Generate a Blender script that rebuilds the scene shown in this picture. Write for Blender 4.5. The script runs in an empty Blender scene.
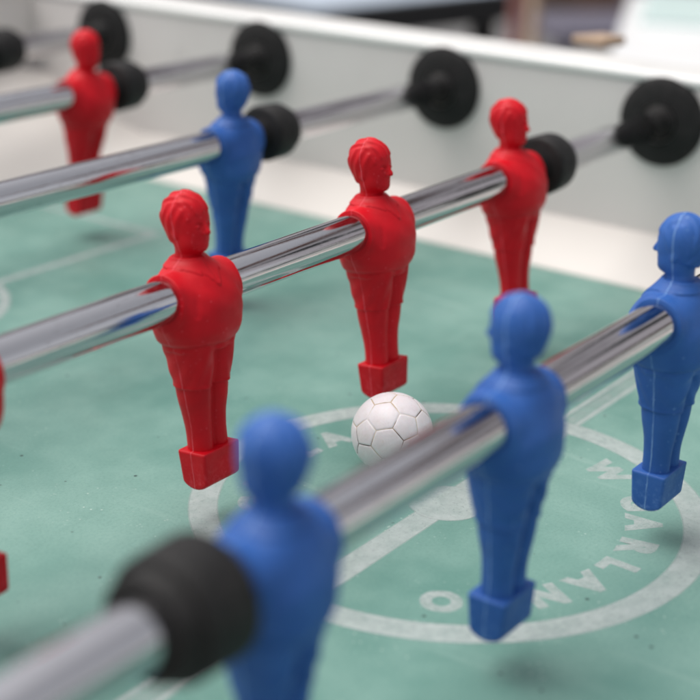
import bpy, math, random
import numpy as np
from mathutils import Vector, Matrix, noise

random.seed(4)
R = math.radians
MM = 0.001
scene = bpy.context.scene
col = scene.collection

# ------------------------------------------------------------------ camera
CAM = np.array([-510.9, -275.26, 266.08])
YAW, PITCH, ROLL, FPX = 0.618687, -0.361968, 0.027977, 1481.53
fwd = np.array([math.cos(PITCH)*math.cos(YAW), math.cos(PITCH)*math.sin(YAW), math.sin(PITCH)])
rt = np.cross(fwd, [0, 0, 1]); rt /= np.linalg.norm(rt); up = np.cross(rt, fwd)
c_, s_ = math.cos(ROLL), math.sin(ROLL)
rt, up = c_*rt + s_*up, -s_*rt + c_*up
cd = bpy.data.cameras.new('camera')
cam = bpy.data.objects.new('camera', cd); col.objects.link(cam)
M = Matrix(((rt[0], up[0], -fwd[0], CAM[0]*MM), (rt[1], up[1], -fwd[1], CAM[1]*MM), (rt[2], up[2], -fwd[2], CAM[2]*MM), (0, 0, 0, 1)))
cam.matrix_world = M
cd.sensor_width = 36; cd.lens = 36*FPX/700
cd.clip_start = 0.01; cd.clip_end = 400
cd.dof.use_dof = True; cd.dof.focus_distance = 0.587; cd.dof.aperture_fstop = 6.4
scene.camera = cam

# ------------------------------------------------------------------ light
SUN_EL, SUN_AZ = R(68), R(110)       # height of the sun behind thin cloud, direction it stands in (from +X towards +Y)
w = bpy.data.worlds.new('World'); scene.world = w; w.use_nodes = True
nt = w.node_tree; nt.nodes.clear()
sky = nt.nodes.new('ShaderNodeTexSky'); sky.sky_type = 'NISHITA'; sky.sun_disc = False
sky.sun_elevation = SUN_EL; sky.sun_rotation = math.pi/2 - SUN_AZ
sky.air_density = 1.0; sky.dust_density = 3.0; sky.ozone_density = 1.0
hsv = nt.nodes.new('ShaderNodeHueSaturation'); hsv.inputs['Saturation'].default_value = 0.18   # white cloud cover
bg = nt.nodes.new('ShaderNodeBackground'); bg.inputs['Strength'].default_value = 0.125
wo = nt.nodes.new('ShaderNodeOutputWorld')
nt.links.new(sky.outputs[0], hsv.inputs['Color']); nt.links.new(hsv.outputs[0], bg.inputs['Color']); nt.links.new(bg.outputs[0], wo.inputs[0])
sd = bpy.data.lights.new('sun', 'SUN'); sd.energy = 1.9; sd.angle = R(54); sd.color = (1, .965, .92)
sun = bpy.data.objects.new('sun', sd); col.objects.link(sun)
sdir = Vector((math.cos(SUN_EL)*math.cos(SUN_AZ), math.cos(SUN_EL)*math.sin(SUN_AZ), math.sin(SUN_EL)))
sun.rotation_euler = sdir.to_track_quat('Z', 'Y').to_euler()
scene.view_settings.view_transform = 'Standard'; scene.view_settings.look = 'None'
scene.view_settings.gamma = 1; scene.view_settings.exposure = 0.40
scene.view_settings.use_curve_mapping = False
scene.cycles.use_denoising = True
scene.cycles.max_bounces = 8; scene.cycles.glossy_bounces = 5

# ------------------------------------------------------------------ node helpers
class NT:
    def __init__(s, name):
        s.m = bpy.data.materials.new(name); s.m.use_nodes = True
        s.t = s.m.node_tree; s.b = s.t.nodes['Principled BSDF']; s.out = s.t.nodes['Material Output']
        s.tc = s.t.nodes.new('ShaderNodeTexCoord')
    def n(s, typ, **kw):
        x = s.t.nodes.new(typ)
        for k, v in kw.items():
            if k in x.inputs: x.inputs[k].default_value = v
            else: setattr(x, k, v)
        return x
    def l(s, a, b): s.t.links.new(a, b)
    def coords(s, scale=(1, 1, 1), src='Object'):
        m = s.n('ShaderNodeMapping'); m.inputs['Scale'].default_value = scale
        s.l(s.tc.outputs[src], m.inputs['Vector']); return m.outputs[0]
    def noise(s, scale, detail=4, rough=.55, vec=None, dist=0.):
        x = s.n('ShaderNodeTexNoise'); x.inputs['Scale'].default_value = scale; x.inputs['Detail'].default_value = detail
        x.inputs['Roughness'].default_value = rough; x.inputs['Distortion'].default_value = dist
        s.l(vec if vec else s.tc.outputs['Object'], x.inputs['Vector']); return x.outputs['Fac']
    def vor(s, scale, vec=None, feature='F1', rnd=1.):
        x = s.n('ShaderNodeTexVoronoi', feature=feature); x.inputs['Scale'].default_value = scale
        x.inputs['Randomness'].default_value = rnd
        s.l(vec if vec else s.tc.outputs['Object'], x.inputs['Vector']); return x.outputs['Distance']
    def ramp(s, fac, a, b, va=0., vb=1.):
        x = s.n('ShaderNodeMapRange'); x.clamp = True
        x.inputs['From Min'].default_value = a; x.inputs['From Max'].default_value = b
        x.inputs['To Min'].default_value = va; x.inputs['To Max'].default_value = vb
        s.l(fac, x.inputs['Value']); return x.outputs[0]
    def math(s, op, a, b=None):
        x = s.n('ShaderNodeMath', operation=op)
        for i, v in enumerate((a, b)):
            if v is None: continue
            if isinstance(v, (int, float)): x.inputs[i].default_value = v
            else: s.l(v, x.inputs[i])
        return x.outputs[0]
    def mix(s, fac, a, b):
        x = s.n('ShaderNodeMix', data_type='RGBA')
        if isinstance(fac, (int, float)): x.inputs[0].default_value = fac
        else: s.l(fac, x.inputs[0])
        for i, v in ((6, a), (7, b)):
            if isinstance(v, tuple): x.inputs[i].default_value = (*v, 1) if len(v) == 3 else v
            else: s.l(v, x.inputs[i])
        return x.outputs[2]
    def bump(s, h, dist, strength=1.):
        x = s.n('ShaderNodeBump'); x.inputs['Distance'].default_value = dist; x.inputs['Strength'].default_value = strength
        s.l(h, x.inputs['Height']); s.l(x.outputs[0], s.b.inputs['Normal'])
    def set(s, **kw):
        for k, v in kw.items():
            k = k.replace('_', ' ')
            i = s.b.inputs[k]
            if isinstance(v, (int, float)): i.default_value = v
            elif isinstance(v, tuple): i.default_value = (*v, 1) if len(v) == 3 else v
            else: s.l(v, i)
        return s.m

def simple(name, c1, c2=None, rough=.5, scale=20, metal=0., bump=0., bscale=None, spec=.5):
    t = NT(name)
    if c2: t.set(Base_Color=t.mix(t.ramp(t.noise(scale), .3, .7), c1, c2))
    else: t.set(Base_Color=c1)
    t.set(Roughness=rough, Metallic=metal, Specular_IOR_Level=spec)
    if bump: t.bump(t.noise(bscale or scale*4), bump)
    return t.m

def plastic(name, base, light, dark):
    """Moulded figure plastic: slight scuffing, a pale parting line round the y=0 plane."""
    t = NT(name)
    oi = t.n('ShaderNodeObjectInfo'); add = t.n('ShaderNodeVectorMath', operation='ADD')
    t.l(t.tc.outputs['Object'], add.inputs[0]); t.l(t.math('MULTIPLY', oi.outputs['Random'], 7.), add.inputs[1])
    vec = add.outputs[0]
    big = t.ramp(t.noise(55, 3, vec=vec), .3, .7)
    c = t.mix(big, base, dark)
    sz = t.n('ShaderNodeSeparateXYZ'); t.l(t.tc.outputs['Object'], sz.inputs[0])
    low = t.ramp(sz.outputs['Z'], -.062, -.077)
    c = t.mix(t.math('MULTIPLY', low, t.ramp(t.noise(420, 4, .75, vec), .50, .68, 0, .38)), c, light)
    nick = t.math('MULTIPLY', t.ramp(t.vor(330, vec), .06, .12, 1, 0), t.ramp(t.noise(60, 2, vec=vec), .52, .62))
    c = t.mix(t.math('MULTIPLY', nick, .5), c, light)
    fine = t.ramp(t.noise(900, 3, .7), .62, .78, 0, .12)
    c = t.mix(fine, c, light)
    sep = t.n('ShaderNodeSeparateXYZ'); t.l(t.tc.outputs['Object'], sep.inputs[0])
    wob = t.math('MULTIPLY', t.math('SUBTRACT', t.noise(130, 4), .5), .0011)
    y = t.math('ABSOLUTE', t.math('ADD', sep.outputs['Y'], wob))
    ln = t.ramp(y, .00010, .00030, 1, 0)
    brk = t.ramp(t.noise(90, 3), .36, .56, .12, .75)
    geo = t.n('ShaderNodeNewGeometry')
    ln = t.math('MULTIPLY', ln, brk)
    c = t.mix(ln, c, light)
    # rubbed corners come out a little paler
    pt = t.ramp(geo.outputs['Pointiness'], .53, .60, 0, .35)
    c = t.mix(t.math('MULTIPLY', pt, t.ramp(t.noise(300), .4, .7)), c, light)
    t.set(Base_Color=c, Roughness=t.ramp(t.noise(160, 4), .3, .7, .38, .58), Specular_IOR_Level=.26,
          Subsurface_Weight=.05, Subsurface_Scale=.0015)
    h = t.math('ADD', t.math('MULTIPLY', t.noise(1500, 3), .35), t.math('ADD', t.math('MULTIPLY', t.noise(260, 3), .5), t.math('MULTIPLY', ln, 1.2)))
    t.bump(h, .00012)
    return t.m

def chrome():
    t = NT('worn chrome')
    st = t.noise(1., 5, .6, t.coords((25, 900, 900)))
    sm = t.noise(70, 4, .6)
    dirt = t.math('MULTIPLY', t.ramp(t.noise(1., 5, .8, t.coords((160, 620, 620))), .56, .70), t.ramp(t.noise(26, 3), .40, .62))
    t.set(Metallic=1., Base_Color=t.mix(t.math('MULTIPLY', dirt, .6), (.60, .585, .605), (.18, .155, .14)),
          Roughness=t.math('ADD', t.ramp(st, .35, .7, .025, .07), t.math('ADD', t.ramp(sm, .50, .72, 0, .09), t.math('MULTIPLY', dirt, .2))))
    t.bump(t.math('ADD', st, t.noise(14, 2)), .00003)
    return t.m

def rubber(name='black rubber', k=1., spec=.35):
    t = NT(name)
    t.set(Base_Color=t.mix(t.ramp(t.noise(180, 4), .4, .75), (.008*k, .0075*k, .0075*k), (.020*k, .018*k, .018*k)),
          Roughness=t.ramp(t.noise(240, 3), .3, .7, .55, .75), Specular_IOR_Level=spec)
    t.bump(t.noise(900, 3), .0002)
    return t.m

def field_mat():
    t = NT('green playing surface')
    cl = t.noise(6.5, 4, .55)
    c = t.mix(t.ramp(cl, .34, .62), (.084, .215, .180), (.180, .325, .280))
    c = t.mix(t.ramp(t.noise(26, 4, .6), .42, .75, 0, .30), c, (.27, .43, .375))
    c = t.mix(t.ramp(t.noise(700, 3, .8), .45, .75, 0, .35), c, (.055, .165, .14))
    # pale specks and short scratches
    sp = t.math('MULTIPLY', t.ramp(t.vor(300), .08, .17, 1, 0), t.ramp(t.noise(30, 3), .50, .66))
    c = t.mix(t.math('MULTIPLY', sp, .5), c, (.62, .70, .66))
    scr = t.ramp(t.noise(1., 3, .6, t.coords((900, 120, 1)), .4), .70, .76)
    scr = t.math('MULTIPLY', scr, t.ramp(t.noise(38, 2), .5, .65))
    c = t.mix(t.math('MULTIPLY', scr, .5), c, (.55, .66, .62))
    trk = t.ramp(t.noise(1., 4, .6, t.coords((7, 60, 1)), .8), .58, .72)
    c = t.mix(t.math('MULTIPLY', trk, t.ramp(t.noise(9, 2), .42, .6, 0, .28)), c, (.075, .185, .155))
    trk = t.ramp(t.noise(1., 4, .6, t.coords((80, 9, 1)), .5), .60, .74)
    c = t.mix(t.math('MULTIPLY', trk, t.ramp(t.noise(12, 2), .42, .6, 0, .30)), c, (.36, .50, .45))
    dk = t.math('MULTIPLY', t.ramp(t.vor(95), .055, .085, 1, 0), t.ramp(t.noise(60, 2), .50, .56))
    c = t.mix(t.math('MULTIPLY', dk, .9), c, (.015, .035, .035))
    t.set(Base_Color=c, Roughness=t.ramp(t.noise(45, 5, .65), .3, .7, .34, .55), Specular_IOR_Level=.5)
    t.bump(t.math('ADD', t.noise(1100, 3), t.math('MULTIPLY', sp, .6)), .00006)
    return t.m

def marking_mat(name='white printed marking', a=.72, b=.46, soft=True):
    t = NT(name)
    al = t.math('MULTIPLY', t.ramp(t.noise(120, 5, .7), .35, .7, a, b), t.ramp(t.noise(420, 3, .7), .30, .42, .72, 1))
    sp = t.math('MULTIPLY', t.ramp(t.noise(600, 3, .8), .60, .72), .35)
    al2 = t.math('SUBTRACT', al, sp)
    if soft:
        at = t.n('ShaderNodeAttribute'); at.attribute_name = 'fade'
        al2 = t.math('MULTIPLY', al2, at.outputs['Fac'])
    t.set(Base_Color=(.52, .57, .56), Roughness=.42, Alpha=al2)
    return t.m

def laminate(name, c1, c2, rough=.35):
    t = NT(name)
    c = t.mix(t.ramp(t.noise(5, 4), .3, .7), c1, c2)
    c = t.mix(t.ramp(t.noise(900, 3, .8), .55, .8, 0, .30), c, tuple(v*.62 for v in c1))
    sm = t.math('MULTIPLY', t.ramp(t.noise(1., 4, .6, t.coords((30, 9, 14))), .58, .75), .22)
    c = t.mix(sm, c, tuple(v*.7 for v in c1))
    mk = t.math('MULTIPLY', t.ramp(t.vor(26), .10, .22, 1, 0), t.ramp(t.noise(90, 4, .7), .50, .66))
    c = t.mix(t.math('MULTIPLY', mk, .30), c, tuple(v*.35 for v in c1))
    t.set(Base_Color=c, Roughness=t.ramp(t.noise(20, 4), .3, .7, rough*.8, rough*1.3))
    t.bump(t.noise(300, 3), .0001)
    return t.m

RED = plastic('red figure plastic', (.66, .0025, .012), (.85, .14, .18), (.50, .001, .008))
BLUE = plastic('blue figure plastic', (.038, .128, .42), (.26, .44, .76), (.022, .088, .32))
CHROME = chrome(); RUBBER = rubber(); BEARING = rubber('matt black bearing plastic', 1.1, .3); FIELD = field_mat()
MARK = marking_mat(); MARK_FADED = marking_mat('faded printed marking', .42, .15)
PANEL = laminate('pale grey side laminate', (.70, .65, .63), (.75, .70, .68))
RAMP = laminate('cream white ramp plastic', (.60, .56, .525), (.66, .615, .58), .42)
RIM = laminate('white rim moulding', (.84, .83, .81), (.78, .77, .75), .22)

# ------------------------------------------------------------------ mesh helpers
def mesh_obj(name, verts, faces, mat, parent=None, smooth=False, loc=None):
    me = bpy.data.meshes.new(name); me.from_pydata([tuple(v) for v in verts], [], [tuple(f) for f in faces]); me.update()
    if smooth: me.polygons.foreach_set('use_smooth', [True]*len(me.polygons))
    o = bpy.data.objects.new(name, me); col.objects.link(o); me.materials.append(mat)
    if parent: o.parent = parent
    if loc: o.location = loc
    return o
def empty(name, loc, label, cat, group=None, rot=(0, 0, 0)):
    o = bpy.data.objects.new(name, None); col.objects.link(o); o.location = loc; o.rotation_euler = rot
    o.empty_display_size = .02
    o['label'] = label; o['category'] = cat
    if group: o['group'] = group
    return o
def bevel(o, w, seg=3):
    m = o.modifiers.new('bevel', 'BEVEL'); m.width = w; m.segments = seg; m.limit_method = 'ANGLE'
    o.data.polygons.foreach_set('use_smooth', [True]*len(o.data.polygons))
    n = o.modifiers.new('normals', 'WEIGHTED_NORMAL'); n.keep_sharp = True
    return o
def box(name, lo, hi, mat, parent=None, bv=0.):
    x0, y0, z0 = [v*MM for v in lo]; x1, y1, z1 = [v*MM for v in hi]
    v = [(x0, y0, z0), (x1, y0, z0), (x1, y1, z0), (x0, y1, z0), (x0, y0, z1), (x1, y0, z1), (x1, y1, z1), (x0, y1, z1)]
    f = [(3, 2, 1, 0), (4, 5, 6, 7), (0, 1, 5, 4), (1, 2, 6, 5), (2, 3, 7, 6), (3, 0, 4, 7)]
    o = mesh_obj(name, v, f, mat, parent)
    if bv: bevel(o, bv*MM)
    return o
def lathe_x(name, prof, mat, parent=None, seg=72, loc=None):
    """prof: list of (x, r) in mm, revolved about the local X axis."""
    v = []; f = []
    for x, r in prof:
        for k in range(seg):
            a = 2*math.pi*k/seg; v.append((x*MM, r*MM*math.cos(a), r*MM*math.sin(a)))
    for i in range(len(prof)-1):
        for k in range(seg):
            a, b = i*seg+k, i*seg+(k+1) % seg
            f.append((a, b, b+seg, a+seg))
    o = mesh_obj(name, v, f, mat, parent, True, loc)
    o.data.set_sharp_from_angle(angle=R(34))
    return o
def prism_path(name, prof, y0, y1, mat, parent):
    """prof: closed list of (x,z) in mm, extruded along y."""
    n = len(prof); v = [(x*MM, y0*MM, z*MM) for x, z in prof]+[(x*MM, y1*MM, z*MM) for x, z in prof]
    f = [tuple(range(n)), tuple(range(2*n-1, n-1, -1))]+[(i, i+n, (i+1) % n+n, (i+1) % n) for i in range(n)]
    return mesh_obj(name, v, f, mat, parent)

# ------------------------------------------------------------------ the ground
GZ = -880.
gm = NT('terrace paving')
gm.set(Base_Color=gm.mix(gm.ramp(gm.noise(3, 5), .3, .7), (.16, .16, .165), (.24, .235, .23)), Roughness=.8)
gm.bump(gm.noise(120, 4), .002)
g = mesh_obj('ground', [(-60, -60, GZ*MM), (60, -60, GZ*MM), (60, 60, GZ*MM), (-60, 60, GZ*MM)], [(0, 1, 2, 3)], gm.m)
g['kind'] = 'structure'

# ------------------------------------------------------------------ the football table
XC, XF, HALF = -53.3, 287.5, 340.8
XN = XC-HALF                      # inner face of the near side
RH = 90.3                         # rod height above the playing surface
WT = 118.                         # top of the sides
YE = 604.
table = empty('football_table', (XC*MM, 0, GZ*MM), 'football table with green playing field, grey sides and white rim, holding the chrome rods', 'table football')
table_inv = Vector(table.location)
def T(o):                         # parts are modelled in world coordinates, the table's empty stands on the ground
    o.parent = table; o.location = o.location-table_inv; return o

T(box('playing_field', (XN-20, -YE-20, -14), (XF+20, YE+20, 0), FIELD))
# side panels and rims
for s in (1, -1):
    xi = XC+s*HALF; xo = xi+s*34
    lo, hi = min(xi, xo), max(xi, xo)
    T(box('side_panel', (lo, -YE-34, -240), (hi, YE+34, WT-7), PANEL))
    T(box('rim', (lo-(2 if s > 0 else 4), -YE-40, WT-6.8), (hi+(4 if s > 0 else 2), YE+40, WT), RIM, bv=3.0))
for s in (1, -1):
    lo, hi = sorted((s*YE, s*(YE+34)))
    T(box('end_panel', (XN+.3, lo, -240), (XF-.3, hi, WT-7), PANEL))
    T(box('rim', (XN+6, lo-4, WT-6.6), (XF-6, hi+4, WT-.3), RIM, bv=3.0))
    # goal mouth, its shaded opening put in as a thin black slab
    T(box('goal_mouth', (XC-100, s*(YE-2) if s > 0 else -YE, 2), (XC+100, s*YE if s > 0 else -YE+2, 78), RUBBER))
# ramps along the sides
for s in (1, -1):
    P = [(XC+s*(HALF-39), .3), (XC+s*(HALF-38.2), 1.3), (XC+s*(HALF-20), 11.5), (XC+s*(HALF-1), 22.4), (XC+s*(HALF-.2), 22.4), (XC+s*(HALF-.2), .3)]
    T(prism_path('side_ramp', P if s < 0 else P[::-1], -470, 470, RAMP, None))
# corner ramps: the pale wedge that lifts out of the field towards the corner
def corner_ramp(sx, sy):
    edge = [(301.8, 455), (299, 462), (293, 474), (280, 484), (256, 493), (215, 506), (170, 526), (130, 556), (108, 590), (104, 603.7)]
    v = []; f = []; n = len(edge); rings = 9
    cx, cy, cz = 340.5, 603.7, 34.
    outer = []
    L = [(340.5, 455.0)]
    for i, (x, y) in enumerate(edge):
        t = i/(n-1)
        if t < .5: ox, oy = 340.5, 455+(603.7-455)*t/.5
        else: ox, oy = 340.5-(340.5-104)*(t-.5)/.5, 603.7
        outer.append((ox, oy))
    outer[-1] = (104.5, 603.7)
    for j in range(rings):
        s = j/(rings-1)
        for i in range(n):
            ex, ey = edge[i]; ox, oy = outer[i]
            x, y = ex+(ox-ex)*s, ey+(oy-ey)*s
            d = math.hypot(x-ex, y-ey)
            z = .35+min(1, s*8)*.9 + d*.56*(1-.25*s) if i else .35+min(1, s*8)*.9+22.*s
            z = min(z, 62)
            v.append(((XC+sx*x)*MM, sy*y*MM, z*MM))
    for j in range(rings-1):
        for i in range(n-1):
            q = (j*n+i, j*n+i+1, (j+1)*n+i+1, (j+1)*n+i)
            f.append(q if sx*sy < 0 else q[::-1])
    o = T(mesh_obj('corner_ramp', v, f, RAMP, None, True))
    return o
for sx in (1, -1):
    for sy in (1, -1): corner_ramp(sx, sy)
# legs
for sx in (1, -1):
    for sy in (1, -1):
        x, y = XC+sx*(HALF-10), sy*(YE-40)
        T(box('leg', (x-35, y-35, GZ), (x+35, y+35, -240.3), PANEL, bv=4))
T(box('cabinet_floor', (XN+.5, -YE+.5, -238), (XF-.5, YE-.5, -226), PANEL))

# bearings in the far side (hub as sub-part)
ROWS = [(-75, 'R1'), (75, 'R2'), (225, 'R3'), (375, 'R4'), (525, 'R5')]
for y, _ in ROWS:
    for s in (-1, 1):
        d = lathe_x('rod_bearing', [(s*p[0], p[1]) for p in ((.2, 0.1), (.2, 26), (-1.2, 26.2), (-3.2, 25.6), (-4.6, 23.5), (-5.4, 19.), (-6.0, 14.2), (-6.2, 11.6))], BEARING, None, 72, ((XC+s*HALF)*MM, y*MM, RH*MM))
        T(d)
        h = lathe_x('hub', [(s*p[0], p[1]) for p in ((-5.4, 10.8), (-6.4, 9.8), (-8.0, 8.6), (-11, 7.9), (-22.5, 7.3), (-24.2, 7.2), (-24.3, 5.2))], BEARING, d, 56)

# ------------------------------------------------------------------ markings on the field
ZM = .05
def faded_mesh(name, rows, mat, z):
    """rows of points across the marking; the paint thins out over its outer half millimetre"""
    m = len(rows[0][1]); v = []; f = []; a = []
    for fade, pts in rows:
        v += [(x*MM, y*MM, z*MM) for x, y in pts]; a += [fade]*m
    for r_ in range(len(rows)-1):
        for k in range(m-1): f.append((r_*m+k, (r_+1)*m+k, (r_+1)*m+k+1, r_*m+k+1))
    o = mesh_obj(name, v, f, mat, None)
    o.data.attributes.new('fade', 'FLOAT', 'POINT').data.foreach_set('value', a)
    return T(o)
def ring(name, cx, cy, r0, r1, a0=0, a1=360, mat=MARK, n=120, z=ZM):
    e = .55; rows = []
    for fade, r in ((0, r0-e), (1, r0+e), (1, r1-e), (0, r1+e)) if r0 > 1 else ((1, .01), (1, r1-e), (0, r1+e)):
        rows.append((fade, [(cx+r*math.cos(R(a0+(a1-a0)*k/n)), cy+r*math.sin(R(a0+(a1-a0)*k/n))) for k in range(n+1)]))
    return faded_mesh(name, rows, mat, z)
def strip(name, x0, y0, x1, y1, mat=MARK, z=ZM):
    e = .5
    if x1-x0 > y1-y0: rows = [(fa, [(x0, y), (x1, y)]) for fa, y in ((0, y0-e), (1, y0+e), (1, y1-e), (0, y1+e))]
    else: rows = [(fa, [(x, y1), (x, y0)]) for fa, x in ((0, x0-e), (1, x0+e), (1, x1-e), (0, x1+e))]
    return faded_mesh(name, rows, mat, z)
ring('centre_circle', XC, 0, 92, 103.5)
strip('centre_line', XC-92.3, -4.6, XC-14.4, 6.6)
strip('centre_line', XC+14.4, -4.6, XC+92.3, 6.6)
ring('centre_spot', XC, 1, 0.01, 15.5, z=ZM+.04)
for s in (1, -1):
    a, b = sorted((XC+s*103.2, XC+s*301))
    strip('halfway_line', a, 4.6, b, 7.6); strip('halfway_line', a, -4.0, b, -1.2)
    strip('faded_band', a, -1.2, b, 4.6, MARK_FADED)
for s in (1, -1):
    y0, y1 = sorted((s*346, s*351.5))
    strip('penalty_line', XC-206, y0, XC+206, y1)
    for q in (1, -1):
        x0, x1 = sorted((XC+q*201, XC+q*206)); ya, yb = sorted((s*351.6, s*(508 if True else 0)))
        strip('penalty_line', x0, ya, x1, yb)
    if s > 0: ring('penalty_arc', XC, 372, 71.5, 77.5, 200.5, 339.5)
    else: ring('penalty_arc', XC, -372, 71.5, 77.5, 20.5, 159.5)

def letter(ch, ang, rad, size=17.6):
    cu = bpy.data.curves.new('letter', 'FONT'); cu.body = ch; cu.size = size*MM; cu.align_x = 'CENTER'; cu.offset = .0013
    cu.resolution_u = 4
    tmp = bpy.data.objects.new('tmp', cu); col.objects.link(tmp)
    dg = bpy.context.evaluated_depsgraph_get()
    me = bpy.data.meshes.new_from_object(tmp.evaluated_get(dg)); bpy.data.objects.remove(tmp); bpy.data.curves.remove(cu)
    me.materials.clear(); me.materials.append(LET)
    o = bpy.data.objects.new('letter', me); col.objects.link(o)
    a = R(ang)
    o.location = ((XC+rad*math.cos(a))*MM, rad*math.sin(a)*MM, ZM*MM); o.rotation_euler = (0, 0, a-math.pi/2)
    me.name = 'letter'
    T(o); return o
LET = marking_mat('worn white lettering', .72, .26, False)
for base in (0, 180):
    for ch, an in zip('WGARLANDO', (-28, -51, -64, -79, -93, -106.5, -121, -135.5, -149.5)):
        letter(ch, an+base, 70.8)

# ------------------------------------------------------------------ sculpted football players (distance fields meshed with surface nets)
def surface_net(F, lo, h):
    S = F < 0
    nx, ny, nz = F.shape
    acc = np.zeros((nx-1, ny-1, nz-1, 3)); cnt = np.zeros((nx-1, ny-1, nz-1))
    corners = [(i, j, k) for i in (0, 1) for j in (0, 1) for k in (0, 1)]
    def sub(A, c): return A[c[0]:c[0]+nx-1, c[1]:c[1]+ny-1, c[2]:c[2]+nz-1]
    for a in corners:
        for ax in range(3):
            if a[ax]: continue
            b = list(a); b[ax] = 1; b = tuple(b)
            fa, fb = sub(F, a), sub(F, b); m = (fa < 0) != (fb < 0)
            t = np.where(m, fa/np.where(m, fa-fb, 1), 0)
            for q in range(3):
                acc[..., q] += np.where(m, a[q]+(t if q == ax else 0), 0)
            cnt += m
    act = cnt > 0
    idx = -np.ones(act.shape, int); idx[act] = np.arange(act.sum())
    cells = np.argwhere(act)
    V = (cells+acc[act]/cnt[act][:, None])*h+np.array(lo)
    quads = []
    for ax in range(3):
        o1, o2 = [(1, 2), (2, 0), (0, 1)][ax]
        sl0 = [slice(1, -1)]*3; sl1 = [slice(1, -1)]*3
        sl0[ax] = slice(0, -1); sl1[ax] = slice(1, None)
        A, B = S[tuple(sl0)], S[tuple(sl1)]
        for flip in (0, 1):
            e = np.argwhere((A & ~B) if not flip else (~A & B))
            if not len(e): continue
            off = np.ones(3, int); off[ax] = 0
            e = e+off
            def at(d1, d2):
                q = e.copy(); q[:, o1] -= d1; q[:, o2] -= d2
                return idx[q[:, 0], q[:, 1], q[:, 2]]
            Q = np.stack([at(1, 1), at(0, 1), at(0, 0), at(1, 0)], 1)
            if flip: Q = Q[:, ::-1]
            quads.append(Q)
    return V, np.concatenate(quads)
def grid(lo, hi, h):
    ax = [np.arange(lo[i]-2*h, hi[i]+2.5*h, h) for i in range(3)]
    X, Y, Z = np.meshgrid(*ax, indexing='ij'); return X, Y, Z, [a[0] for a in ax]
def smin(a, b, k):
    t = np.clip(.5+.5*(b-a)/k, 0, 1); return b*(1-t)+a*t-k*t*(1-t)
def smax(a, b, k): return -smin(-a, -b, k)
def ell(X, Y, Z, c, r):
    x, y, z = (X-c[0])/r[0], (Y-c[1])/r[1], (Z-c[2])/r[2]
    k0 = np.sqrt(x*x+y*y+z*z); k1 = np.sqrt((x/r[0])**2+(y/r[1])**2+(z/r[2])**2)+1e-9
    return k0*(k0-1)/k1
def cap(X, Y, Z, a, b, ra, rb=None):
    rb = ra if rb is None else rb
    a, b = np.array(a, float), np.array(b, float); d = b-a
    t = np.clip(((X-a[0])*d[0]+(Y-a[1])*d[1]+(Z-a[2])*d[2])/(d@d), 0, 1)
    return np.sqrt((X-a[0]-t*d[0])**2+(Y-a[1]-t*d[1])**2+(Z-a[2]-t*d[2])**2)-(ra+(rb-ra)*t)
def stack(X, Y, Z, tab, p=2.):
    """horizontal superellipse sections; tab rows: z, a, b, cy"""
    tab = np.array(sorted(map(tuple, tab))); a = np.interp(Z, tab[:, 0], tab[:, 1]); b = np.interp(Z, tab[:, 0], tab[:, 2]); cy = np.interp(Z, tab[:, 0], tab[:, 3])
    q = (np.abs(X/a)**p+np.abs((Y-cy)/b)**p)**(1/p)
    d = (q-1)*np.minimum(a, b)
    return smax(d, np.maximum(tab[0, 0]-Z, Z-tab[-1, 0]), .6)
def smoothtab(rows, n=60):
    rows = np.array(sorted(rows), float); z = np.linspace(rows[0, 0], rows[-1, 0], n)
    from math import pi
    out = [z]
    for c in range(1, rows.shape[1]):      # monotone-ish cubic through the rows
        x, y = rows[:, 0], rows[:, c]; m = np.gradient(y, x)
        i = np.clip(np.searchsorted(x, z)-1, 0, len(x)-2); hh = x[i+1]-x[i]; t = (z-x[i])/hh
        out.append((2*t**3-3*t**2+1)*y[i]+(t**3-2*t**2+t)*hh*m[i]+(-2*t**3+3*t**2)*y[i+1]+(t**3-t**2)*hh*m[i+1])
    return np.stack(out, 1)
sst = lambda a, b, x: (lambda t: t*t*(3-2*t))(np.clip((x-a)/(b-a), 0, 1))

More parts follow.
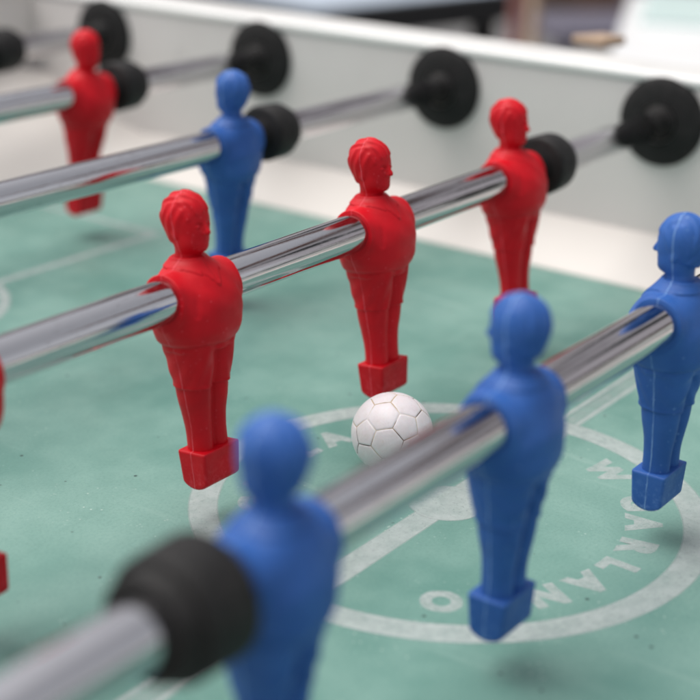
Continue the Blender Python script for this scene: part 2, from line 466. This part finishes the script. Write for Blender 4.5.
def build_head():
    X, Y, Z, lo = grid((-10, -12, 5), (10, 11.5, 38.5), .33)
    A = np.abs(X)
    d = ell(X, Y, Z, (0, .6, 28.4), (7.9, 9.2, 9.0))                                 # skull
    d = smin(d, ell(X, Y, Z, (0, -2.6, 23.4), (6.0, 5.9, 8.0)), 2.6)                 # face
    d = smin(d, ell(X, Y, Z, (0, -5.4, 17.6), (3.0, 2.7, 2.3)), 2.6)                 # chin
    d = smin(d, ell(A, Y, Z, (3.9, -1.6, 19.4), (1.9, 3.8, 2.8)), 2.6)               # jaw
    d = smin(d, cap(X, Y, Z, (0, .9, 22), (0, .9, 11), 4.7, 4.8), 3.0)               # neck
    d = smin(d, cap(X, Y, Z, (0, .9, 11), (0, .9, 5), 5.0, 7.2), 2.)
    d = smax(d, -ell(A, Y, Z, (2.9, -9.9, 25.6), (2.2, 2.3, 1.5)), .8)             # eye sockets
    d = smin(d, ell(A, Y, Z, (2.8, -7.35, 25.4), (1.35, 1.0, .8)), .3)               # eyes
    d = smin(d, cap(X, Y, Z, (0, -8.0, 26.9), (0, -9.8, 23.1), .65, 1.1), 1.0)       # nose
    d = smin(d, ell(A, Y, Z, (1.0, -8.5, 22.8), (.7, .8, .6)), .5)
    d = smin(d, cap(A, Y, Z, (0, -8.05, 20.6), (1.7, -7.5, 20.4), .5), .7)           # lips
    d = smin(d, cap(A, Y, Z, (0, -7.85, 19.5), (1.3, -7.5, 19.6), .5), .7)
    d = smax(d, -cap(A, Y, Z, (0, -8.75, 20.05), (1.7, -8.1, 20.0), .18), .3)
    # hair: low relief, long strands combed back from a side parting, fringe over the brow
    hl = np.interp(Y, [-12, -8.0, -5.5, -3.2, -1.0, 1.4, 3.2, 9, 12], [30.2, 29.8, 28.6, 25.4, 22.8, 22.2, 19.6, 18.2, 18])+.16*X+.45*np.sin(X*1.5+.6)
    hair = ell(X, Y, Z, (0, .75, 28.5), (8.25, 9.6, 9.35))
    low = ell(X, Y, Z, (0, 2.2, 24.0), (6.4, 6.3, 8.6))
    hair = smin(hair, low, 2.0)
    u = X+.35*(Z-30); wv = .55*np.sin(.42*Y+.3)
    s1 = np.sin(1.75*(u+wv)+.22*Y+1.2*np.sin(.3*Y+.2*Z)); s2 = np.sin(3.3*(u+wv)-.25*Y+1.6*np.sin(.25*Z))
    side = np.sin(1.55*(Y+.35*Z)+.8*np.sin(.4*Z)); wt_ = sst(5.2, 7.2, A)
    rel = (1-wt_)*(.25*s1+.14*s2)+wt_*.22*side
    hair = smax(hair+rel*sst(17, 22, Z), (hl-Z)*.55, .7)
    d = smin(d, hair, .5)
    d = smin(d, ell(A, Y, Z, (6.6, .2, 23.2), (1.0, 1.6, 2.4)), .6)                  # ears
    return surface_net(d, lo, .33)

def build_torso():
    X, Y, Z, lo = grid((-19.5, -17.5, -23), (19.5, 17.5, 15), .42)
    A = np.abs(X)
    tab = smoothtab([(-19.6, 11.6, 10.6, 0), (-18.0, 14.4, 12.9, 0), (-14.6, 16.4, 14.8, -.2), (-9, 17.4, 15.6, -.5), (-3.5, 17.6, 15.7, -.6), (0, 17.0, 14.7, -.6),
                     (4, 15.2, 13.0, -.1), (7.5, 12.3, 11.0, .5), (10.5, 8.7, 8.6, .9), (13.0, 5.9, 6.6, 1.)])
    d = stack(X, Y, Z, tab, 2.25)
    # shirt hangs over the belt: rounded lower edge
    d = smin(d, cap(A, Y, Z, (13.0, .2, 1.0), (13.6, -.6, -9), 4.4, 4.2), 3.4)       # arms held to the sides
    q = np.sqrt(Y*Y+Z*Z)
    d = smin(d, np.maximum(q-9.9, A-16.4), 2.8)                                      # boss round the rod
    # crease between arm and chest, only in front
    cr = cap(A, Y, Z, (10.6, -12.5, 8), (13.0, -13.2, -5), .55)
    d = d+.55*np.exp(-(np.clip(cr, 0, 9)/.8)**2)*sst(0, -4, Y)
    cr = cap(A, Y, Z, (11.2, 11.5, 8), (13.0, 12.6, -3), .5)
    d = d+.35*np.exp(-(np.clip(cr, 0, 9)/.9)**2)*sst(0, 4, Y)
    # collar with two pointed wings and an open V
    zf = np.interp(A, [0, .5, 4.4, 5.0, 6.4, 8.5], [3.6, 3.8, 9.0, 7.9, 8.9, 10.2])
    fr = sst(1, -3, Y); zc = zf*fr+10.3*(1-fr)
    collar = sst(-.12, .22, Z-zc)*sst(9.9, 9.3, A)
    d = d-.68*collar
    d = d+.5*np.exp(-(A/.35)**2)*sst(4.6, 6, Z)*(Y < -3)
    # soft folds in the shirt
    d = d+.16*np.sin(.5*X+.35*Z+1)*np.sin(.23*Z+.3*Y)
    # bore for the rod
    return surface_net(d, lo, .42)

def build_shorts():
    X, Y, Z, lo = grid((-15, -13, -37), (15, 13, -15), .40)
    A = np.abs(X)
    cx = np.interp(Z, [-36, -17], [5.3, 5.7]); a = np.interp(Z, [-36, -27, -17], [5.5, 6.7, 8.0]); b = np.interp(Z, [-36, -27, -17], [8.0, 9.9, 12.0]); cy = np.interp(Z, [-36, -17], [.3, -.1])
    q = np.sqrt(((A-cx)/a)**2+((Y-cy)/b)**2); d = (q-1)*a
    d = smin(d, (np.sqrt((X/(a+cx-3.2))**2+((Y-cy)/(b-3.0))**2)-1)*a, .5)
    belt = (np.sqrt((X/13.9)**2+((Y)/12.4)**2)-1)*12
    belt = smax(belt, np.abs(Z+18.9)-1.5, .4)
    d = smin(d, belt, .5)
    d = d+.15*np.sin(.9*A+.8*Y+.55*Z)
    hem = sst(-34.2, -34.5, Z)
    d = d-.18*hem
    d = smax(d, np.maximum(-35.6-Z, Z+16.5), .4)
    return surface_net(d, lo, .40)

def build_legs():
    X, Y, Z, lo = grid((-12, -10, -62), (12, 10, -32), .40)
    A = np.abs(X)
    t = smoothtab([(-62, 4.5, 5.3, .3), (-53, 4.5, 5.4, .4), (-47, 4.75, 6.1, .6), (-41, 5.2, 7.1, .5), (-36, 5.4, 7.6, .4), (-32, 5.4, 7.6, .3)])
    a = np.interp(Z, t[:, 0], t[:, 1]); b = np.interp(Z, t[:, 0], t[:, 2]); cy = np.interp(Z, t[:, 0], t[:, 3])
    d = (np.sqrt(((A-a*.93)/a)**2+((Y-cy)/b)**2)-1)*a
    d = smin(d, (np.sqrt((X/(a*1.3))**2+((Y-cy)/(b*.58))**2)-1)*a, .6)
    d = smax(d, np.maximum(-61.4-Z, Z+33), .3)
    return surface_net(d, lo, .40)

def build_foot():
    X, Y, Z, lo = grid((-11.5, -8, -77.5), (11.5, 8, -59), .36)
    A = np.abs(X); r = 6.6
    hw = np.interp(Z, [-76, -61], [5.9, 6.9])
    yz = np.where(Z > -69.6, np.maximum(np.abs(Y)-hw, Z+60.8), np.sqrt(Y*Y*1.0+(Z+69.8)**2*1.0)-6.55)
    yz = smax(np.abs(Y)-hw, smax(Z+60.8, np.sqrt((Y*.90)**2+(np.minimum(Z+69.4, 0))**2)-6.9, .3), .5)
    wx = np.interp(Z, [-77, -61], [9.7, 10.3])
    d = smax(yz, A-wx, 1.1)
    # instep hollow in both kicking faces
    d = d+.35*np.exp(-((np.abs(Y)-6.8)/1.6)**2)*np.exp(-(X/6.5)**4)*np.exp(-((Z+67)/3.6)**4)
    return surface_net(d, lo, .36)

def net_mesh(name, VQ):
    V, Q = VQ
    me = bpy.data.meshes.new(name); me.from_pydata((V*MM).tolist(), [], Q.tolist()); me.update()
    me.polygons.foreach_set('use_smooth', [True]*len(me.polygons)); me.materials.append(None)
    return me
FIG = {'player_figure': net_mesh('player_figure', build_torso()), 'head': net_mesh('head', build_head()), 'shorts': net_mesh('shorts', build_shorts()),
       'legs': net_mesh('legs', build_legs()), 'foot_block': net_mesh('foot_block', build_foot())}
def part_from(me, name, parent, mat):
    o = bpy.data.objects.new(name, me); col.objects.link(o); o.parent = parent
    o.material_slots[0].link = 'OBJECT'; o.material_slots[0].material = mat; return o
def add_figure(rod, x, mat, face, label):
    f = part_from(FIG['player_figure'], 'player_figure', rod, mat)
    f.location = (x*MM, 0, 0); f.rotation_euler = (0, 0, 0 if face < 0 else math.pi); f['label'] = label
    for k in ('head', 'shorts', 'legs', 'foot_block'): part_from(FIG[k], k, f, mat)
    return f

# ------------------------------------------------------------------ rods
BUMP = [(-10.8, 8.22), (-10.8, 11.6), (-10.5, 12.2), (-9.9, 12.5), (-6.6, 12.5), (-6.3, 12.7), (-6.1, 14.0), (-5.7, 14.5), (-5.1, 14.75), (0, 15.0), (8.0, 15.2), (9.0, 14.95), (9.7, 14.3), (10.0, 13.4), (10.0, 8.22)]
def rod(y, theta, figs, mat, face, bumpers, label, flabels, tilt=0.):
    r = empty('player_rod', (XC*MM, y*MM, RH*MM), label, 'player rod', 'chrome player rods across the table', (R(theta), 0, 0))
    x0, x1 = -472-XC, 263.5-XC
    lathe_x('bar', [(x0, 0.1), (x0, 7.8), (x0+.8, 8.2), (-200, 8.2), (0, 8.2), (150, 8.2), (x1-.9, 8.2), (x1-.2, 7.9), (x1, 7.4), (x1, .1)], CHROME, r, 96)
    for (x, lb) in zip(figs, flabels): add_figure(r, x-XC, mat, face, lb)
    bk = 1.07 if y < 0 else 1.0
    for bx, s in bumpers:
        lathe_x('rubber_bumper', [(s*a*bk, b if b < 9 else b*bk) for a, b in BUMP], RUBBER, r, 64, ((bx-XC)*MM, 0, 0))
    return r
rod(-75, -.5, [-260, -143, -26], BLUE, 1, [(-293.5, 1)], 'nearest chrome rod, carrying blue players and a black bumper at its left end',
    ['blurred blue player beside the black bumper', 'blue player seen from behind in front of the centre spot', 'blue player at the right edge of the picture'])
rod(75, -6.3, [114, -3, -120, -237], RED, -1, [(149, -1)], 'chrome rod with the row of red players behind the ball',
    ['red player next to the black bumper', 'red player just above the white ball', 'red player left of the white ball', 'red player cut off by the left edge'])
rod(225, 1.5, [78], BLUE, 1, [(112.5, -1)], 'chrome rod with a single blue player and bumper in view', ['blue player facing away to the left'])
rod(375, 4., [119.5], RED, -1, [(152, -1)], 'chrome rod with one blurred red player at upper left', ['blurred red player at the upper left'])
rod(525, 0., [], RED, -1, [(188, -1)], 'farthest chrome rod, only its black bumper in view at the upper left corner', [])

# ------------------------------------------------------------------ ball with 32 panels
BALL_C = np.array([-42.4, 35.7, 17.1]); BR = 17.
def ball():
    b = empty('ball', tuple(BALL_C*MM), 'small white ball with brown seams lying on the green field under the red player', 'ball')
    ph = (1+5**.5)/2
    iv = [np.array(v, float) for v in [(0, s1, s2*ph) for s1 in (1, -1) for s2 in (1, -1)]+[(s1, s2*ph, 0) for s1 in (1, -1) for s2 in (1, -1)]+[(s2*ph, 0, s1) for s1 in (1, -1) for s2 in (1, -1)]]
    nb = [[j for j in range(12) if j != i and abs(np.linalg.norm(iv[i]-iv[j])-2) < 1e-6] for i in range(12)]
    polys = []
    for i in range(12): polys.append([iv[i]+(iv[j]-iv[i])/3 for j in nb[i]])
    for i in range(12):
        for j in nb[i]:
            for k in nb[j]:
                if i < j < k and k in nb[i]:
                    polys.append([iv[a]+(iv[c]-iv[a])/3 for a in (i, j, k) for c in (i, j, k) if a != c])
    # turn the ball as in the photograph
    cdir = -.69*rt+.03*up-.72*fwd; vdir = -.45*rt+.09*up-.88*fwd
    def frame(a, b_):
        a = a/np.linalg.norm(a); b_ = b_-a*(a@b_); b_ /= np.linalg.norm(b_); return np.stack([a, b_, np.cross(a, b_)], 1)
    Q = frame(cdir, vdir) @ frame(iv[0], polys[0][0]).T
    core = NT('ball seams')
    n = core.ramp(core.noise(110, 2), .54, .64)
    core.set(Base_Color=core.mix(core.ramp(core.noise(75, 2), .46, .54), core.mix(core.ramp(core.noise(60, 1), .34, .48), (.76, .70, .68), (.50, .36, .22)), (.10, .055, .04)), Roughness=.8)
    pm = NT('ball plastic')
    c = pm.mix(pm.ramp(pm.noise(120, 5, .7), .35, .75), (.80, .745, .77), (.70, .63, .635))
    c = pm.mix(pm.math('MULTIPLY', pm.ramp(pm.noise(600, 4, .8), .60, .72), .5), c, (.52, .42, .40))
    pm.set(Base_Color=c, Roughness=.42, Subsurface_Weight=.15, Subsurface_Scale=.002); pm.bump(pm.noise(700, 3), .00008)
    # core sphere
    v = []; f = []; nu, nv = 48, 24
    for j in range(nv+1):
        for i in range(nu):
            a, e = 2*math.pi*i/nu, math.pi*j/nv-math.pi/2
            r = (BR-.10)*MM; v.append((r*math.cos(e)*math.cos(a), r*math.cos(e)*math.sin(a), r*math.sin(e)))
    for j in range(nv):
        for i in range(nu): f.append((j*nu+i, j*nu+(i+1) % nu, (j+1)*nu+(i+1) % nu, (j+1)*nu+i))
    mesh_obj('core', v, f, core.m, b, True)
    rows = [0, .22, .44, .66, .86, .965, 1.0]; sub = 6
    for p in polys:
        cen = np.mean(p, 0); e1 = p[0]-cen; e2 = np.cross(cen, e1)
        p = sorted(p, key=lambda q: math.atan2((q-cen)@e2/np.linalg.norm(e2), (q-cen)@e1/np.linalg.norm(e1)))
        k = len(p); per = k*sub; V = []; F = []
        rin = np.linalg.norm((p[0]+p[1])/2-cen); shr = 1-.125/(BR*rin/2.43)
        for ri, s in enumerate(rows):
            for q in range(per if s > 0 else 1):
                i, tt = divmod(q, sub); e = p[i]+(p[(i+1) % k]-p[i])*tt/sub
                d_ = cen+(e-cen)*s*(shr if s > .9 else shr)
                d_ = d_/np.linalg.norm(d_); rr = BR if s < .96 else (BR-.03 if s < 1 else BR-.14)
                V.append(tuple((Q @ d_)*rr*MM))
        for q in range(per): F.append((0, 1+q, 1+(q+1) % per))
        for ri in range(len(rows)-2):
            for q in range(per):
                a, b2 = 1+ri*per+q, 1+ri*per+(q+1) % per; F.append((a, a+per, b2+per, b2))
        mesh_obj('panel', V, F, pm.m, b, True)
ball()

# ------------------------------------------------------------------ things beyond the table
def unp(x, y, z):
    v = fwd+(x-350)/FPX*rt-(y-350)/FPX*up; t = (z-CAM[2])/v[2]; return CAM+t*v
def poly_slab(name, pts, z0, z1, mat, parent, bv=0):
    n = len(pts); a = sum(pts[i][0]*pts[(i+1) % n][1]-pts[(i+1) % n][0]*pts[i][1] for i in range(n))
    if a < 0: pts = pts[::-1]
    v = [(x*MM, y*MM, z0*MM) for x, y in pts]+[(x*MM, y*MM, z1*MM) for x, y in pts]
    f = [tuple(range(n))[::-1], tuple(range(n, 2*n))]+[(i, (i+1) % n, (i+1) % n+n, i+n) for i in range(n)]
    o = mesh_obj(name, v, f, mat, parent)
    if bv: bevel(o, bv*MM)
    return o
def local(e, o): o.parent = e; o.location = -Vector(e.location); return o
WHITE = simple('white garden table enamel', (.88, .88, .88), (.84, .85, .86), .25, 6)
TEAL = simple('pale teal tray', (.56, .70, .68), (.62, .74, .72), .3, 8)
BLACK = simple('black edging', (.008, .008, .009), (.012, .012, .013), .8, 10)
CLOTH = simple('pale blue cloth', (.36, .42, .50), (.44, .49, .56), .9, 14, bump=.001)
WOOD = simple('dark red wood', (.13, .025, .015), (.19, .045, .03), .5, 30)
TAN = simple('light wood', (.36, .25, .17), (.44, .31, .21), .5, 25)
MAUVE = simple('grey violet upholstery', (.10, .095, .13), (.14, .13, .17), .85, 40, bump=.001)

def rect_from(p, q, depth, away):
    """rectangle with near edge p-q and the given depth on the side pointing away from the camera"""
    p, q = np.array(p[:2]), np.array(q[:2]); d = (q-p)/np.linalg.norm(q-p); n = np.array([-d[1], d[0]])
    if n @ fwd[:2] < 0: n = -n
    return [tuple(p), tuple(q), tuple(q+n*depth), tuple(p+n*depth)]
# white table at the right
zt = -110
A, B = unp(606, 62, zt), unp(632, -10, zt)
d1 = (B-A)[:2]/np.linalg.norm((B-A)[:2]); nrm = np.array([d1[1], -d1[0]])
A2 = A[:2]-d1*30
pts = [tuple(A2), tuple(A2+d1*900), tuple(A2+d1*900+nrm*700), tuple(A2+nrm*700)]
e = empty('garden_table', (A2[0]*MM+.2, A2[1]*MM, GZ*MM), 'white table with a pale teal tray on top, beyond the grey panel at the right', 'table')
local(e, poly_slab('table_top', pts, zt-30, zt, WHITE, None, 6))
for i, (u_, v_) in enumerate(((60, 60), (840, 60), (840, 640), (60, 640))):
    q = A2+d1*u_+nrm*v_
    local(e, box('leg', (q[0]-18, q[1]-18, GZ), (q[0]+18, q[1]+18, zt-30.3), WHITE, None, 3))
q0 = unp(640, 20, zt+8)[:2]
tr = [tuple(q0), tuple(q0+d1*420), tuple(q0+d1*420+nrm*380), tuple(q0+nrm*380)]
t = poly_slab('serving_tray', tr, zt+.5, zt+12, TEAL, None, 4)
t['label'] = 'pale teal tray lying on the white table at the top right'; t['category'] = 'tray'
# dark edged table with a blue cloth
zb = -150
A, B = unp(318, 12, zb), unp(512, -9, zb)
pts = rect_from(A, B, 800, 0)
e = empty('dark_table', (A[0]*MM, A[1]*MM, GZ*MM), 'dark edged table with a pale blue top, blurred along the upper edge of the picture', 'table')
local(e, poly_slab('table_edge', pts, zb-66, zb-1, BLACK, None, 5))
def inset(pts, k):
    c = np.mean(pts, 0); return [tuple(np.array(p)+(c-np.array(p))*k) for p in pts]
local(e, poly_slab('table_top', inset(pts, .03), zb-.8, zb+3, CLOTH, None))
for p in inset(pts, .12): local(e, box('leg', (p[0]-22, p[1]-22, GZ), (p[0]+22, p[1]+22, zb-66.3), BLACK, None, 2))

def chair(px, py, zs, yaw, mat, label, seat_mat):
    p = unp(px, py, zs)
    e = empty('garden_chair', (p[0]*MM, p[1]*MM, GZ*MM), label, 'chair', None, (0, 0, yaw))
    H = zs-GZ
    def cb(n, lo, hi, m, bv=3):
        o = box(n, lo, hi, m, e, bv); return o
    cb('seat', (-200, -200, H-40), (200, 200, H), seat_mat, 12)
    for sx in (-1, 1):
        cb('leg', (sx*185-18, -198, 0), (sx*185+18, -162, H-40.3), mat)
        cb('leg', (sx*185-18, 165, 0), (sx*185+18, 201, H+430), mat)
    cb('backrest', (-166.5, 172, H+240), (166.5, 194, H+400), mat)
    return e
chair(600, 20, -330, R(-38), MAUVE, 'grey violet upholstered chair left of the white table', MAUVE)
def post(px, py, r_, mat, label):
    p = unp(px, py, -300)
    e = empty('parasol_post', (p[0]*MM, p[1]*MM, GZ*MM), label, 'post', 'posts beyond the table')
    for n_, pr in (('pole', [(0, 40.), (1, r_), (2300, r_)]), ('base', [(0, 0), (.1, 190), (38, 185), (40, r_+6), (60, r_+2)])):
        seg = 24; v = []; f = []
        for z, q in pr:
            v += [(q*MM*math.cos(2*math.pi*k/seg), q*MM*math.sin(2*math.pi*k/seg), z*MM) for k in range(seg)]
        for a in range(len(pr)-1):
            for k in range(seg): f.append((a*seg+k, a*seg+(k+1) % seg, (a+1)*seg+(k+1) % seg, (a+1)*seg+k))
        mesh_obj(n_, v, f, mat, e, True)
post(516, 24, 17, WOOD, 'dark red wooden post at the end of the dark table')
post(533, 20, 15, TAN, 'tan wooden post just right of the dark red post')
# unseen facade added beyond the terrace for the chrome rods to reflect
FAC = simple('grey render', (.62, .59, .62), (.70, .67, .69), .85, 2)
GLS = simple('window glass', (.02, .022, .026), None, .08)
FRM = simple('window frame', (.62, .62, .60), None, .5)
e = empty('added_building', (7.6, 2.5, GZ*MM), 'unseen long grey rendered facade added for the chrome rods to reflect', 'added_building')
def bb(n, lo, hi, m, par):
    return box(n, [v*1000 for v in lo], [v*1000 for v in hi], m, par)
bb('wall', (0, -9, 0), (4, 9, 6.4), FAC, e)
bb('roof', (-.35, -9.3, 6.401), (4.3, 9.3, 6.7), simple('roof tile', (.16, .08, .06), (.2, .1, .08), .8, 5), e)
for r_ in range(2):
    for k in range(7):
        y = -7.5+k*2.5; z = 1.0+r_*2.9
        wf = bb('window', (-.05, y-.6, z), (-.002, y+.6, z+1.5), FRM, e)
        for q in (0, 1): bb('pane', (-.056, y-.54+q*.56, z+.07), (-.0505, y-.02+q*.56, z+1.43), GLS, wf)

BRD = simple('dark brown fence stain', (.060, .030, .020), (.11, .055, .035), .7, 8)
e = empty('added_fence', (6.9, 2.0, GZ*MM), 'unseen dark brown board fence added for the chrome rods to reflect', 'fence')  # out of view, added to give the rods a dark reflected streak
for k in range(76):
    y = -7.6+k*.2
    bb('board', (-.012+.004*(k % 2), y, .05), (.012+.004*(k % 2), y+.188, 1.95+.02*math.sin(k*2.1)), BRD, e)
for z in (.4, 1.6): bb('rail', (.03, -7.6, z), (.08, 7.6, z+.09), BRD, e)

# light wooden board lying on the far rim
p = unp(586, 45, WT+1)
bd = poly_slab('wooden_board', [(p[0]-2, p[1]-13), (p[0]+22, p[1]-17), (p[0]+25, p[1]+2), (p[0]+2, p[1]+12)], WT+.3, WT+6, TAN, None, 1.5)
bd['label'] = 'light tan wooden board on the white rim near the top right'; bd['category'] = 'board'
